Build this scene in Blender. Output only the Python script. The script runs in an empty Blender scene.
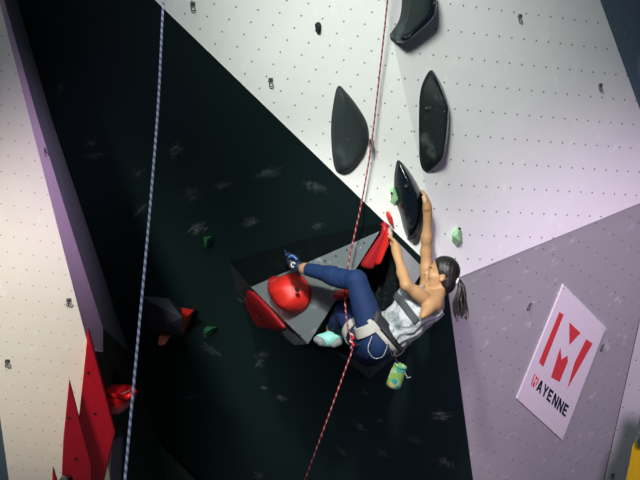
import bpy, bmesh, math, random
import numpy as np
from mathutils import Vector, Matrix

random.seed(7); np.random.seed(7)
S = bpy.context.scene
COL = S.collection
F_PX = 1600.0
PITCH, ROLL = math.radians(30), math.radians(1.5)
CAM = np.array([0.0, 0.0, 1.6])
fw = np.array([0, math.cos(PITCH), math.sin(PITCH)])
up0 = np.array([0, -math.sin(PITCH), math.cos(PITCH)])
rt0 = np.array([1.0, 0, 0])
rt = rt0*math.cos(ROLL) + up0*math.sin(ROLL)
up = up0*math.cos(ROLL) - rt0*math.sin(ROLL)
RM = np.stack([rt, up, -fw], axis=1)          # camera axes -> world

def cc(px, py, d):                             # a direction of the survey and a distance -> camera axes
    return np.array([(px-320)/F_PX*d, (240-py)/F_PX*d, -d])
def w(c):                                      # camera axes -> world
    return np.asarray(c) @ RM.T + CAM
def pt(px, py, d):
    return w(cc(px, py, d))
def nrm(v):
    v = np.asarray(v, float); return v/np.linalg.norm(v)

class Plane:
    def __init__(s, *p):
        A = np.array([[1, q[0], q[1]] for q in p], float)
        s.k = np.linalg.solve(A, np.array([1.0/q[2] for q in p]))
        P = [pt(*q) for q in p]
        n = nrm(np.cross(P[1]-P[0], P[2]-P[0]))
        if np.dot(n, CAM-P[0]) < 0: n = -n
        s.n, s.o = n, P[0]
    def d(s, px, py): return 1.0/(s.k[0]+s.k[1]*px+s.k[2]*py)
    def on(s, px, py, off=0.0): return pt(px, py, s.d(px, py)) + s.n*off
    def hit(s, px, py, off=0.0):               # the point of the parallel plane lifted by off
        r = pt(px, py, 1.0)-CAM
        t = np.dot(s.o + s.n*off - CAM, s.n)/np.dot(r, s.n)
        return CAM + r*t

# ------------------------------------------------------------------ wall planes
A_ = (160, 5, 8.6); B_ = (447, 282, 9.6); K_ = (384, 0, 8.9)
P_up = Plane(A_, B_, K_)
P_rt = Plane(K_, B_, (640, 203, 10.2))
P_bk = Plane(A_, B_, (150, 440, 12.0))
P_lr = Plane(B_, (640, 203, 10.2), (472, 480, P_bk.d(472, 480)))
P_fr = Plane((640, 318, P_lr.d(640, 318)), (604, 480, P_lr.d(604, 480)), (660, 400, P_lr.d(640, 400)-0.02))
P_tr = Plane((600, 0, P_rt.d(600, 0)), (640, 110, P_rt.d(640, 110)), (700, 0, P_rt.d(600, 0)+0.35))
P_lf = Plane((-1, 0, 8.2), (88, 345, 9.3), (-60, 345, 9.0))
P_le = Plane((-1, 0, 8.2), (88, 345, 9.3), (103, 335, 9.75))
P_ld = Plane((4, 0, P_le.d(4, 0)), (103, 335, 9.75), (128, 340, P_bk.d(128, 340)))

# ------------------------------------------------------------------ objects
def mesh_obj(name, verts, faces, mats, parent=None, smooth=False, midx=None, uvs=None, origin=None):
    verts = np.asarray(verts, float)
    if parent is not None: o0 = np.array(parent['o_'])
    elif origin is not None: o0 = np.asarray(origin, float)
    else: o0 = verts.mean(axis=0)
    me = bpy.data.meshes.new(name)
    me.from_pydata((verts-o0).tolist(), [], [list(map(int, f)) for f in faces])
    if not isinstance(mats, (list, tuple)): mats = [mats]
    for m in mats: me.materials.append(m)
    if midx is not None: me.polygons.foreach_set('material_index', list(midx))
    if smooth: me.polygons.foreach_set('use_smooth', [True]*len(me.polygons))
    if uvs is not None:
        for nm, arr in uvs.items():
            l = me.uv_layers.new(name=nm)
            vi = np.zeros(len(me.loops), dtype=np.int32); me.loops.foreach_get('vertex_index', vi)
            l.data.foreach_set('uv', np.asarray(arr, float)[vi].ravel())
    me.update()
    o = bpy.data.objects.new(name, me); COL.objects.link(o)
    if parent is None: o.location = o0
    else: o.parent = parent
    o['o_'] = [float(x) for x in o0]
    return o
def thing(name, loc, label, cat, group=None):
    o = bpy.data.objects.new(name, None); COL.objects.link(o); o.empty_display_size = 0.05
    o.location = [float(x) for x in loc]; o['o_'] = [float(x) for x in loc]
    tag(o, label, cat, group); return o
def tag(o, label, cat, group=None):
    o['label'] = label; o['category'] = cat
    if group: o['group'] = group
    return o
def struct(o):
    o['kind'] = 'structure'; return o
def fix_normals(o):
    bm = bmesh.new(); bm.from_mesh(o.data); bmesh.ops.recalc_face_normals(bm, faces=bm.faces); bm.to_mesh(o.data); bm.free(); return o
def bevel(o, wd, seg=2):
    m = o.modifiers.new('b', 'BEVEL'); m.width = wd; m.segments = seg; m.limit_method = 'ANGLE'; m.angle_limit = math.radians(25); return o

# ------------------------------------------------------------------ materials
class NT:
    def __init__(s, name, rough=0.5, spec=0.5):
        s.m = bpy.data.materials.new(name); s.m.use_nodes = True
        s.t = s.m.node_tree; s.b = s.t.nodes['Principled BSDF']
        s.b.inputs['Roughness'].default_value = rough
        s.b.inputs['Specular IOR Level'].default_value = spec
    def n(s, typ, **kw):
        q = s.t.nodes.new(typ)
        for k, v in kw.items(): setattr(q, k, v)
        return q
    def l(s, a, b): s.t.links.new(a, b)
    def math(s, op, a, b=None, clamp=False):
        q = s.n('ShaderNodeMath', operation=op); q.use_clamp = clamp
        for i, v in enumerate((a, b)):
            if v is None: continue
            if isinstance(v, (int, float)): q.inputs[i].default_value = v
            else: s.l(v, q.inputs[i])
        return q.outputs[0]
    def mix(s, fac, a, b):
        q = s.n('ShaderNodeMix', data_type='RGBA')
        for sock, v in ((q.inputs[0], fac), (q.inputs[6], a), (q.inputs[7], b)):
            if isinstance(v, (int, float)): sock.default_value = v
            elif isinstance(v, (tuple, list)): sock.default_value = (*v[:3], 1)
            else: s.l(v, sock)
        return q.outputs[2]
    def noise(s, scale, detail=4, rough=0.55, vec=None, stretch=None, shift=0.0):
        if vec is None: vec = s.n('ShaderNodeTexCoord').outputs['Object']
        if stretch is not None:
            mp = s.n('ShaderNodeMapping'); mp.inputs['Scale'].default_value = stretch; mp.inputs['Location'].default_value = (shift, shift*0.37, shift*0.11)
            s.l(vec, mp.inputs['Vector']); vec = mp.outputs[0]
        q = s.n('ShaderNodeTexNoise'); q.inputs['Scale'].default_value = scale
        q.inputs['Detail'].default_value = detail; q.inputs['Roughness'].default_value = rough
        s.l(vec, q.inputs['Vector']); return q.outputs['Fac']
    def ramp(s, v, a, b):
        q = s.n('ShaderNodeMapRange'); q.inputs[1].default_value = a; q.inputs[2].default_value = b
        s.l(v, q.inputs[0]); return q.outputs[0]
    def bump(s, h, strength=0.2, dist=0.01):
        q = s.n('ShaderNodeBump'); q.inputs['Strength'].default_value = strength; q.inputs['Distance'].default_value = dist
        s.l(h, q.inputs['Height']); s.l(q.outputs[0], s.b.inputs['Normal'])
    def color(s, c):
        if isinstance(c, (tuple, list)): s.b.inputs['Base Color'].default_value = (*c[:3], 1)
        else: s.l(c, s.b.inputs['Base Color'])
        return s.m

def srgb(r, g, b):
    f = lambda x: ((x/255+0.055)/1.055)**2.4 if x/255 > 0.04045 else x/255/12.92
    return (f(r), f(g), f(b))

def plain(name, col, rough=0.5, spec=0.5, var=0.12, scale=14, bump=0.0):
    t = NT(name, rough, spec)
    nz = t.noise(scale)
    c = t.mix(nz, tuple(x*(1-var) for x in col), tuple(min(1, x*(1+var)) for x in col))
    if bump: t.bump(t.noise(90, 3), bump, 0.004)
    return t.color(c)

def chalked(name, col, rough=0.45, spec=0.5, chalk=(0.62, 0.64, 0.64), amount=0.5, scale=9, bump=0.15, speck=True):
    """moulded resin / painted plywood with chalk dust rubbed on it"""
    t = NT(name, rough, spec)
    n1 = t.ramp(t.noise(scale, 6, 0.65), 0.58, 0.80)
    fac = t.math('MULTIPLY', n1, amount)
    if speck:
        n2 = t.ramp(t.noise(scale*9, 2, 0.5), 0.70, 0.76)
        fac = t.math('ADD', fac, t.math('MULTIPLY', n2, amount*1.1), clamp=True)
    if bump: t.bump(t.noise(160, 2), bump, 0.003)
    t.l(t.math('ADD', t.math('MULTIPLY', fac, 0.4), rough), t.b.inputs['Roughness'])
    return t.color(t.mix(fac, col, chalk))

def panel(name, col, gram, hole=0.0065, chalk=0.5, rough=0.6, dot=0.85, stain=(0.85, 0.84, 0.83), marks=()):
    """painted plywood with a lattice of threaded holes (lattice coordinates in the uv map)"""
    t = NT(name, rough, 0.35)
    uv = t.n('ShaderNodeUVMap', uv_map='lattice').outputs[0]
    fr = t.n('ShaderNodeVectorMath', operation='FRACTION'); t.l(uv, fr.inputs[0])
    sep = t.n('ShaderNodeSeparateXYZ'); t.l(fr.outputs[0], sep.inputs[0])
    du = t.math('SUBTRACT', sep.outputs[0], 0.5); dv = t.math('SUBTRACT', sep.outputs[1], 0.5)
    q = t.math('ADD', t.math('ADD', t.math('MULTIPLY', t.math('MULTIPLY', du, du), gram[0]),
               t.math('MULTIPLY', t.math('MULTIPLY', du, dv), 2*gram[1])),
               t.math('MULTIPLY', t.math('MULTIPLY', dv, dv), gram[2]))
    dist = t.math('SQRT', q)
    hm = t.ramp(dist, hole*1.15, hole*0.75)
    # a few positions of the lattice have lost their hole
    n1 = t.noise(2.2, 6, 0.6); n2 = t.noise(5.0, 5, 0.6, stretch=(2.6, 2.6, 0.6))
    c = t.mix(t.ramp(n1, 0.35, 0.7), tuple(x*0.94 for x in col), col)
    c = t.mix(t.math('MULTIPLY', t.ramp(n2, 0.60, 0.72), chalk), c, stain)
    n3 = t.ramp(t.noise(19, 4, 0.7), 0.66, 0.74)
    c = t.mix(t.math('MULTIPLY', n3, 0.22), c, tuple(x*0.55 for x in col))
    c = t.mix(t.math('MULTIPLY', hm, dot), c, (0.02, 0.018, 0.025))
    return t.color(c)

def lattice(plane, O, U, V, px):
    """uv in lattice steps for survey points px, plus the metric of one step"""
    o = plane.hit(*O); u = plane.hit(O[0]+U[0], O[1]+U[1])-o; v = plane.hit(O[0]+V[0], O[1]+V[1])-o
    G = np.array([[u@u, u@v], [u@v, v@v]])
    out = []
    for p in px:
        q = plane.hit(*p)-o
        out.append(np.linalg.solve(G, np.array([q@u, q@v])) + 100.5)
    return np.array(out), (G[0, 0], G[0, 1], G[1, 1])

def wall(name, plane, px, col, lat=None, mat=None, **kw):
    V = [plane.hit(*p) for p in px]
    uv = None
    if lat:
        L, g = lattice(plane, *lat, px); uv = {'lattice': L}
        mat = panel(name+'_paint', col, g, **kw)
    o = mesh_obj(name, V, [list(range(len(V)))], mat, uvs=uv)
    n = o.data.polygons[0].normal
    if np.dot(np.array(n), plane.n) < 0: o.data.flip_normals()
    return struct(o)

# SHAPES
def catmull(P, n=4, closed=True):
    P = np.asarray(P, float); N = len(P); out = []
    rng = range(N) if closed else range(N-1)
    for i in rng:
        if closed: p0, p1, p2, p3 = P[i-1], P[i], P[(i+1) % N], P[(i+2) % N]
        else: p0, p1, p2, p3 = P[max(i-1, 0)], P[i], P[i+1], P[min(i+2, N-1)]
        for k in range(n):
            t = k/n
            out.append(0.5*((2*p1)+(-p0+p2)*t+(2*p0-5*p1+4*p2-p3)*t*t+(-p0+3*p1-3*p2+p3)*t**3))
    if not closed: out.append(P[-1])
    return np.array(out)

def tube(name, pts, r, mat, parent=None, seg=8, n=6, raw=False, origin=None):
    C = np.asarray(pts, float) if raw else catmull(pts, n, False)
    R = np.full(len(C), r) if np.isscalar(r) else np.interp(np.linspace(0, 1, len(C)), np.linspace(0, 1, len(r)), r)
    T = np.gradient(C, axis=0); T /= np.linalg.norm(T, axis=1)[:, None]+1e-12
    a = np.cross(T[0], [0.3, 0.5, 0.8]); a /= np.linalg.norm(a)
    V, U, Fc = [], [], []; s = 0
    for i in range(len(C)):
        a = a-T[i]*(a@T[i]); a /= np.linalg.norm(a); b = np.cross(T[i], a)
        if i: s += np.linalg.norm(C[i]-C[i-1])
        for k in range(seg+1):
            th = 2*math.pi*k/seg
            V.append(C[i]+R[i]*(a*math.cos(th)+b*math.sin(th))); U.append((k/seg, s))
    m = seg+1
    for i in range(len(C)-1):
        for k in range(seg): Fc.append([i*m+k, i*m+k+1, (i+1)*m+k+1, (i+1)*m+k])
    Fc.append([k for k in range(seg)][::-1]); Fc.append([(len(C)-1)*m+k for k in range(seg)])
    return mesh_obj(name, V, Fc, mat, parent, True, uvs={'UVMap': U}, origin=origin)

WHITE = (0.80, 0.80, 0.785)
# upper face, between the lip of the overhang and the crease
lipdir = np.array([447-160, 282-5]); LA2 = (160-lipdir[0]*0.45, 5-lipdir[1]*0.45)
KD = np.array([384-447, 0-282]); KT = (384+KD[0]*0.4, KD[1]*0.4)
wall('wall_upper', P_up, [LA2, (447, 282), (384, 0), KT], WHITE, ((258, 10), (21.7, 2.9), (-7.0, 12.3)), hole=0.0050, chalk=0.6)
TD = np.array([600-640, -110.0])
TT = (600+TD[0]*0.7, TD[1]*0.7)
RE = (660, 165)
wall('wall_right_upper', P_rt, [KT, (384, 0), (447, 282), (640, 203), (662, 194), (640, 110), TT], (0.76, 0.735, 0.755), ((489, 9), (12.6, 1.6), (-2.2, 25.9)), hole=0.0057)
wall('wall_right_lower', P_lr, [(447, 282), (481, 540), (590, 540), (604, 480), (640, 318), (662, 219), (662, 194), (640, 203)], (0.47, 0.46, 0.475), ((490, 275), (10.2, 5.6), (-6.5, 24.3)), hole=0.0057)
def seam(name, plane, p, q, col, r):
    return struct(tube(name, [plane.hit(*p), plane.hit((p[0]+q[0])/2, (p[1]+q[1])/2), plane.hit(*q)], r, plain(name+'_joint', col, 0.7), None, 6, 3))
# dark panel beyond the upper right face
wall('wall_right_top', P_tr, [(600, 0), TT, (760, -70), (760, 110), (662, 170.5), (640, 110)], None,
     mat=chalked('slate_paint', (0.08, 0.115, 0.16), 0.5, amount=0.35, scale=5))
# far right strip
wall('wall_right_far', P_fr, [(640, 318), (604, 480), (590.5, 540), (609, 540), (625, 480), (644, 400), (662, 320), (662, 219)], (0.70, 0.69, 0.70),
     ((617, 430), (9, 5.5), (-6, 22)), hole=0.006)
struct(mesh_obj('trim_3', [P_lf.hit(*q, -0.03) for q in [(-160, 300), (-3, 392), (22, 560), (-160, 560)]], [[0, 1, 2, 3]], plain('blue_grey_paint', (0.06, 0.10, 0.13), 0.6)))
seam('trim_5', P_lr, (640, 318), (604, 480), (0.02, 0.02, 0.025), 0.003)
seam('trim_6', P_lr, (448, 282), (660, 195), (0.25, 0.24, 0.27), 0.0025)
# left wall: front face, edge strip, dark flank
lfdir = np.array([89, 345.0])
LT = (-1-lfdir[0]*0.3, -lfdir[1]*0.3)
wall('wall_left', P_lf, [LT, (-160, -100), (-160, 300), (-3, 395), (20, 560), (70, 560), (88, 345)],
     (0.80, 0.765, 0.70), ((20, 284), (13, 1.7), (-6.7, 14.2)), hole=0.0042, chalk=0.6, dot=0.6)
struct(mesh_obj('trim_1', [P_le.hit(*LT), P_le.hit(-26, -103), P_le.hit(4, 0), P_le.hit(38, 120), P_le.hit(75, 240), P_le.hit(103, 328), P_le.hit(103, 352), P_le.hit(88, 345)],
     [[0, 1, 2, 3, 4, 5, 6, 7]], plain('edge_paint', (0.80, 0.60, 0.80), 0.6, var=0.06)))
# lower continuation of the left wall's edge
lowA = [P_lf.hit(88, 345), P_lf.hit(70, 560), pt(103, 560, 10.0), pt(110, 480, 9.95), pt(112, 440, 9.9), P_le.hit(90, 350)]
struct(mesh_obj('trim_2', lowA, [[0, 1, 2, 3, 4, 5]], plain('lower_edge_paint', (0.70, 0.66, 0.50), 0.6, var=0.06)))
# dark flank from the edge strip back to the overhang
def flank(px, off=0.0): return P_bk.hit(px[0], px[1])
seq = [(-26, -103), (4, 0), (38, 120), (75, 240), (103, 328)]
bkp = [(-8, -103), (17, 0), (52, 120), (92, 240), (129, 352)]
fv = [P_le.hit(*p) for p in seq]+[P_bk.hit(*p) for p in bkp]
navy = plain('dark_flank_paint', (0.17, 0.18, 0.22), 0.55, var=0.25, scale=4)
struct(mesh_obj('wall_left_side', fv, [[i, i+1, i+6, i+5] for i in range(4)], navy))
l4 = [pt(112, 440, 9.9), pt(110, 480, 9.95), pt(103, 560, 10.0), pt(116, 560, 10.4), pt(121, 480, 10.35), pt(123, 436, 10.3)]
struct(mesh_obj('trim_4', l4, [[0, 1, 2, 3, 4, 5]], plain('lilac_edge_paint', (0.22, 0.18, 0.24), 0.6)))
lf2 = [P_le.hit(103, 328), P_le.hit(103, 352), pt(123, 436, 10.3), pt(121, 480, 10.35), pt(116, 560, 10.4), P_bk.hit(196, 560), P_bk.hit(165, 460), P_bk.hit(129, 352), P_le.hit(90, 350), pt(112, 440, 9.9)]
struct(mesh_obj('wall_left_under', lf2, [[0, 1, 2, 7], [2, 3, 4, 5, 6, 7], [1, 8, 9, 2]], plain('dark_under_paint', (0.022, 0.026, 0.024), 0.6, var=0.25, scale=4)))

# ------------------------------------------------------------------ the black overhang, chalk scuffs and all
bu = nrm(P_bk.hit(400, 240)-P_bk.hit(300, 240)); bv = np.cross(P_bk.n, bu)
bo = P_bk.hit(300, 300)
def buv(px, py):
    q = P_bk.hit(px, py)-bo; return np.array([q@bu, q@bv])
SM = [(177, 148, 13, 6, 35, .9), (222, 185, 13, 4, 25, .5), (267, 174, 16, 6, 25, .6), (190, 195, 16, 7, 20, .4), (197, 228, 12, 7, 40, .8), (250, 222, 13, 5, 30, .5),
      (92, 142, 12, 4, 25, .5), (95, 156, 12, 4, 5, .6), (140, 210, 14, 4, 40, .5), (140, 172, 12, 4, 35, .25), (60, 87, 8, 4, 40, .35), (60, 20, 6, 8, 80, .15),
      (281, 398, 8, 6, 10, .9), (264, 388, 3, 4, 80, .7), (260, 363, 8, 5, 50, .6), (190, 397, 14, 4, 15, .35), (258, 475, 9, 5, 45, .8), (212, 350, 8, 13, 50, .4),
      (442, 416, 13, 8, 10, 1.0), (445, 463, 9, 9, 60, .8), (365, 392, 5, 4, 0, .4), (380, 421, 5, 3, 0, .7), (382, 453, 8, 9, 0, .5), (343, 452, 5, 9, 20, .6),
      (360, 427, 6, 11, 10, .35), (415, 440, 9, 8, 0, .3), (315, 187, 7, 10, 80, .5), (303, 130, 5, 5, 0, .2), (318, 226, 9, 4, 30, .6), (262, 355, 12, 4, 20, .5),
      (90, 262, 4, 3, 0, .3), (107, 283, 4, 3, 0, .4), (242, 300, 5, 8, 60, .5), (330, 110, 1, 1, 0, 0)]
def black_wall():
    t = NT('black_overhang_paint', 0.6, 0.25)
    uv = t.n('ShaderNodeUVMap', uv_map='metres').outputs[0]
    tot = None
    sc = 10.3/F_PX
    for si, (x, y, rx, ry, ang, s) in enumerate(SM):
        if s == 0: continue
        c = buv(x, y)
        mp = t.n('ShaderNodeMapping', vector_type='TEXTURE')
        mp.inputs['Location'].default_value = (c[0], c[1], 0)
        mp.inputs['Rotation'].default_value = (0, 0, math.radians(ang))
        mp.inputs['Scale'].default_value = (rx*sc*1.9, ry*sc*2.1, 1)
        t.l(uv, mp.inputs['Vector'])
        g = t.n('ShaderNodeTexGradient', gradient_type='SPHERICAL'); t.l(mp.outputs[0], g.inputs[0])
        nz = t.noise(3.2, 7, 0.70, vec=mp.outputs[0], stretch=(0.45, 1.2, 1.0), shift=3.7*si+1.3)
        q = t.math('SUBTRACT', t.math('ADD', t.math('MULTIPLY', g.outputs['Fac'], 0.62), t.math('MULTIPLY', nz, 1.5)), 1.06)
        v = t.math('MULTIPLY', t.math('MULTIPLY', q, 3.2, clamp=True), s)
        tot = v if tot is None else t.math('MAXIMUM', tot, v)
    n = t.ramp(t.noise(30, 5, 0.75, vec=uv), 0.35, 0.65)
    fac = t.math('MULTIPLY', tot, n)
    sp = t.math('MULTIPLY', t.ramp(t.noise(36, 2, 0.5, vec=uv), 0.73, 0.80), t.ramp(t.noise(2.0, 2, 0.5, vec=uv), 0.45, 0.65))
    fac = t.math('ADD', t.math('MULTIPLY', fac, 0.95), t.math('MULTIPLY', sp, 0.25), clamp=True)
    base = t.mix(t.noise(1.5, 3, vec=uv), (0.0050, 0.0175, 0.0190), (0.0075, 0.0215, 0.0230))
    t.bump(t.noise(140, 2, vec=uv), 0.08, 0.003)
    return t.color(t.mix(fac, base, (0.22, 0.25, 0.265)))
bpx = [LA2, (447, 282), (481, 540), (196, 560), (165, 460), (129, 352), (92, 240), (52, 120), (17, 0), (-8, -103)]
wall_c = mesh_obj('wall_center', [P_bk.hit(*p) for p in bpx], [list(range(len(bpx)))[::-1]], black_wall(), uvs={'metres': [buv(*p) for p in bpx]})
struct(wall_c)
# lower wall seen beneath the overhang, at its bottom left
dl = [P_bk.hit(150, 434, 0.03), P_bk.hit(196, 481, 0.03), P_bk.hit(262, 550, 0.03), P_bk.hit(185, 560, 0.2), P_bk.hit(156, 470, 0.12)]
struct(mesh_obj('wall_lower', dl, [[0, 1, 2, 3, 4]], plain('lower_wall_paint', (0.035, 0.040, 0.034), 0.6)))
struct(mesh_obj('floor', [(-8, -4, 0), (8, -4, 0), (8, 14, 0), (-8, 14, 0)], [[0, 1, 2, 3]], plain('mat_vinyl', (0.03, 0.04, 0.07), 0.6, scale=2)))

def hold(name, plane, outline, ridge, height, mat, parent=None, p=2.2, rings=9, smooth=True, dens=4, wall_off=0.0, sharp=False, lift=None, split=None):
    """moulded hold: outline on the wall, rising to a ridge line"""
    O = np.asarray(outline, float)
    if not sharp: O = catmull(O, dens)
    r0, r1 = np.array(ridge[0], float), np.array(ridge[1], float)
    e = r1-r0; L2 = max(e@e, 1e-9)
    V, Fc = [], []; N = len(O)
    base3 = [plane.hit(*q) for q in O]
    tgt3 = []
    for q in O:
        t = min(1, max(0, (q-r0)@e/L2)); tp = r0+e*t
        h = height if lift is None else height*(lift[0]+(lift[1]-lift[0])*t)
        tgt3.append((plane.hit(*tp), h))
    for j in range(rings):
        t = j/(rings-1)*0.995
        for i in range(N):
            b, (c, h) = base3[i], tgt3[i]
            V.append(b+(c-b)*t + plane.n*(h*(1-(1-t)**p)+wall_off))
    for j in range(rings-1):
        for i in range(N): Fc.append([j*N+i, j*N+(i+1) % N, (j+1)*N+(i+1) % N, (j+1)*N+i])
    mi = None
    if split: mi = [1 if split(O[i]) else 0 for j in range(rings-1) for i in range(N)]+[0, 0]
    Fc.append([(rings-1)*N+i for i in range(N)])
    Fc.append([i for i in range(N)][::-1])
    o = mesh_obj(name, V, Fc, mat, parent, smooth, midx=mi, origin=plane.hit(*((r0+r1)/2)))
    bm = bmesh.new(); bm.from_mesh(o.data); bmesh.ops.remove_doubles(bm, verts=bm.verts, dist=1e-5)
    bmesh.ops.recalc_face_normals(bm, faces=bm.faces); bm.to_mesh(o.data); bm.free()
    return o

def disc_cyl(name, c, n, r, h, mat, parent, seg=14):
    n = nrm(n); a = nrm(np.cross(n, [0.31, 0.22, 0.9])); b = np.cross(n, a)
    V = [c+(a*math.cos(2*math.pi*k/seg)+b*math.sin(2*math.pi*k/seg))*r + n*z for z in (0, h) for k in range(seg)]
    Fc = [[k, (k+1) % seg, seg+(k+1) % seg, seg+k] for k in range(seg)]+[list(range(seg))[::-1], list(range(seg, 2*seg))]
    return fix_normals(mesh_obj(name, V, Fc, mat, parent))

def hold_thing(name, label, cat, plane, outline, ridge, height, mat, group=None, bolts=(), bh=None, **kw):
    c = np.mean(np.asarray(outline, float), axis=0)
    t = thing(name, plane.hit(*c), label, cat, group)
    o = hold('body', plane, outline, ridge, height, mat, t, **kw)
    for (x, y, off) in bolts:
        disc_cyl('bolt', plane.hit(x, y, off), plane.n, 0.009, 0.006, M_steel if bh is None else bh, t)
    return t, o

M_steel = plain('steel', (0.35, 0.35, 0.36), 0.3, 0.6); M_steel.node_tree.nodes['Principled BSDF'].inputs['Metallic'].default_value = 0.9
M_dark = plain('bolt_recess', (0.012, 0.010, 0.010), 0.6)
M_red = chalked('red_paint', (0.60, 0.008, 0.025), 0.42, chalk=(0.85, 0.55, 0.50), amount=0.25, scale=7)
M_red_resin = chalked('red_resin', (0.58, 0.019, 0.012), 0.5, chalk=(0.9, 0.45, 0.35), amount=0.16, scale=10, bump=0.25)
M_red_gloss = chalked('gloss_red_resin', (0.78, 0.012, 0.02), 0.16, chalk=(0.9, 0.6, 0.55), amount=0.15)
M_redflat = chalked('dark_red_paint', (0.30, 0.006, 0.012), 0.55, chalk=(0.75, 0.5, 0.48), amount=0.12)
M_black_gloss = chalked('gloss_black_resin', (0.004, 0.008, 0.013), 0.12, chalk=(0.45, 0.5, 0.58), amount=0.15, scale=9, bump=0.35)
M_black_mat = chalked('matte_black_resin', (0.006, 0.010, 0.011), 0.6, 0.2, chalk=(0.35, 0.38, 0.38), amount=0.2, scale=8)
M_grey_mat = chalked('slate_grey_resin', (0.022, 0.031, 0.032), 0.65, 0.3, chalk=(0.4, 0.45, 0.45), amount=0.10, scale=8)
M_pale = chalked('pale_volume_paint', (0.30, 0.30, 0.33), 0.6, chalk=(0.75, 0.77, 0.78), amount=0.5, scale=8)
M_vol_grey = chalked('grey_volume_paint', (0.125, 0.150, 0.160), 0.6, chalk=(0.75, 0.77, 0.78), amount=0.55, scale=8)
M_vol_dk = chalked('volume_black_and_shade', (0.003, 0.005, 0.0055), 0.6, 0.04, chalk=(0.12, 0.15, 0.16), amount=0.04, scale=7)  # near black; on some faces it stands in for shade
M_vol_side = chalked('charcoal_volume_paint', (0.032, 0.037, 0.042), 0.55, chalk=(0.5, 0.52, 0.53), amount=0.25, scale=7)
M_green = chalked('mint_resin', (0.36, 0.66, 0.36), 0.5, chalk=(0.8, 0.9, 0.8), amount=0.2)
M_dkgreen = chalked('green_resin', (0.03, 0.16, 0.07), 0.5, chalk=(0.4, 0.6, 0.45), amount=0.3)
M_yellow = chalked('yellow_paint', (0.85, 0.56, 0.01), 0.45, chalk=(0.9, 0.8, 0.5), amount=0.2)
M_teal = chalked('teal_resin', (0.01, 0.07, 0.08), 0.3, amount=0.2)

# ------------------------------------------------------------------ the big holds on the white face
t, o = hold_thing('climbing_hold', 'large slate grey and black crescent hold cut by the top edge above all the others', 'climbing hold', P_up,
    [(400, -24), (420, -30), (433, -14), (433, 8), (426, 22), (409, 35), (396, 43), (390, 36), (399, 20), (402, 0)], ((412, -14), (402, 26)), 0.085, M_grey_mat, 'large dark leaf holds', p=5)
hold('rim', P_up, [(431, -16), (435, -10), (434, 10), (427, 23), (410, 36), (397, 43), (390, 37), (392, 32), (404, 29), (416, 20), (426, 7), (428.5, -6)], ((425, 8), (402, 32)), 0.12, M_black_gloss, t, p=3)
t, o = hold_thing('climbing_hold', 'tall gloss black leaf hold right of the red rope, second from the top', 'climbing hold', P_rt,
    [(431, 70), (438, 78), (445, 92), (448, 108), (449, 124), (447, 140), (441, 158), (433, 172), (425, 172), (420, 162), (419, 140), (419, 112), (420, 94), (424, 80)], ((437, 106), (433, 150)), 0.11, [M_black_gloss, M_black_mat], 'large dark leaf holds', bolts=((427, 108, 0.05),), p=1.35, split=lambda q: q[0] < 427.5)
t, o = hold_thing('climbing_hold', 'matte slate grey leaf hold left of the red rope near the black edge', 'climbing hold', P_up,
    [(338, 86), (347, 93), (358, 107), (367, 123), (369, 140), (364, 153), (352, 168), (341, 174), (335, 169), (332, 152), (331, 128), (333, 106)], ((344, 110), (347, 150)), 0.07, M_grey_mat, 'large dark leaf holds', bolts=((348, 140, 0.069),), p=4)
t, o = hold_thing('climbing_hold', "gloss black leaf hold gripped by the climber's raised far hand", 'climbing hold', P_up,
    [(398, 160), (406, 167), (415, 180), (422, 194), (423, 206), (419, 220), (412, 234), (408, 238), (404, 230), (400, 214), (396, 202), (394, 185), (395, 170)], ((409, 190), (409, 215)), 0.10, M_black_gloss, 'large dark leaf holds', bolts=((406, 186, 0.085),), p=1.7)
hold('rim', P_up, [(422, 190), (424.5, 200), (423, 210), (417, 226), (411, 237), (407, 239), (409, 233), (416, 219), (420, 206)], ((421, 204), (413, 228)), 0.085, M_black_mat, t, p=3)
hold_thing('climbing_hold', 'tiny black hold high on the white wall left of the rope', 'climbing hold', P_up,
    [(315, 24), (319, 22), (321.5, 26), (320, 33), (317, 34), (315.5, 29)], ((318, 26), (318, 30)), 0.03, M_black_mat)

# mint holds: faceted
def facet_hold(name, label, cat, plane, outline, peak, h, mat, group=None, bolt=None):
    c = np.mean(np.asarray(outline, float), axis=0)
    t = thing(name, plane.hit(*c), label, cat, group)
    V = [plane.hit(*q) for q in outline]+[plane.hit(*q, h) for q in peak]
    n = len(outline); bm = bmesh.new()
    for v in V: bm.verts.new(v)
    bmesh.ops.convex_hull(bm, input=bm.verts)
    bmesh.ops.recalc_face_normals(bm, faces=bm.faces)
    bm.verts.ensure_lookup_table(); bm.verts.index_update()
    VV = [v.co[:] for v in bm.verts]; FF = [[v.index for v in f.verts] for f in bm.faces]; bm.free()
    o = mesh_obj('body', VV, FF, mat, t); bevel(o, 0.004, 2)
    if bolt: disc_cyl('bolt', plane.hit(bolt[0], bolt[1], bolt[2]), plane.n, 0.007, 0.006, M_dark, t)
    return t
facet_hold('climbing_hold', 'small mint hold tucked against the left side of the black leaf hold in use', 'climbing hold', P_up,
    [(390, 187), (394, 186), (399, 197), (400, 202), (394, 206), (391, 203)], [(392, 192), (397, 200)], 0.05, M_green, 'mint holds', (391.5, 193, 0.045))
facet_hold('climbing_hold', "small mint hold on the wall right of the climber's raised arm above her ponytail", 'climbing hold', P_rt,
    [(458, 225), (462, 231), (463, 243), (457, 248), (452, 242), (452, 234)], [(458, 233), (460, 241), (453, 236)], 0.06, M_green, 'mint holds', (459.5, 228.5, 0.045))
facet_hold('climbing_hold', 'small dark green hold on the black wall, above the other green one', 'climbing hold', P_bk,
    [(203, 237), (213, 236), (212, 244), (206, 249), (204, 246)], [(207, 239), (206, 245)], 0.07, M_dkgreen, 'dark green holds', (205, 243, 0.05))
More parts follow.
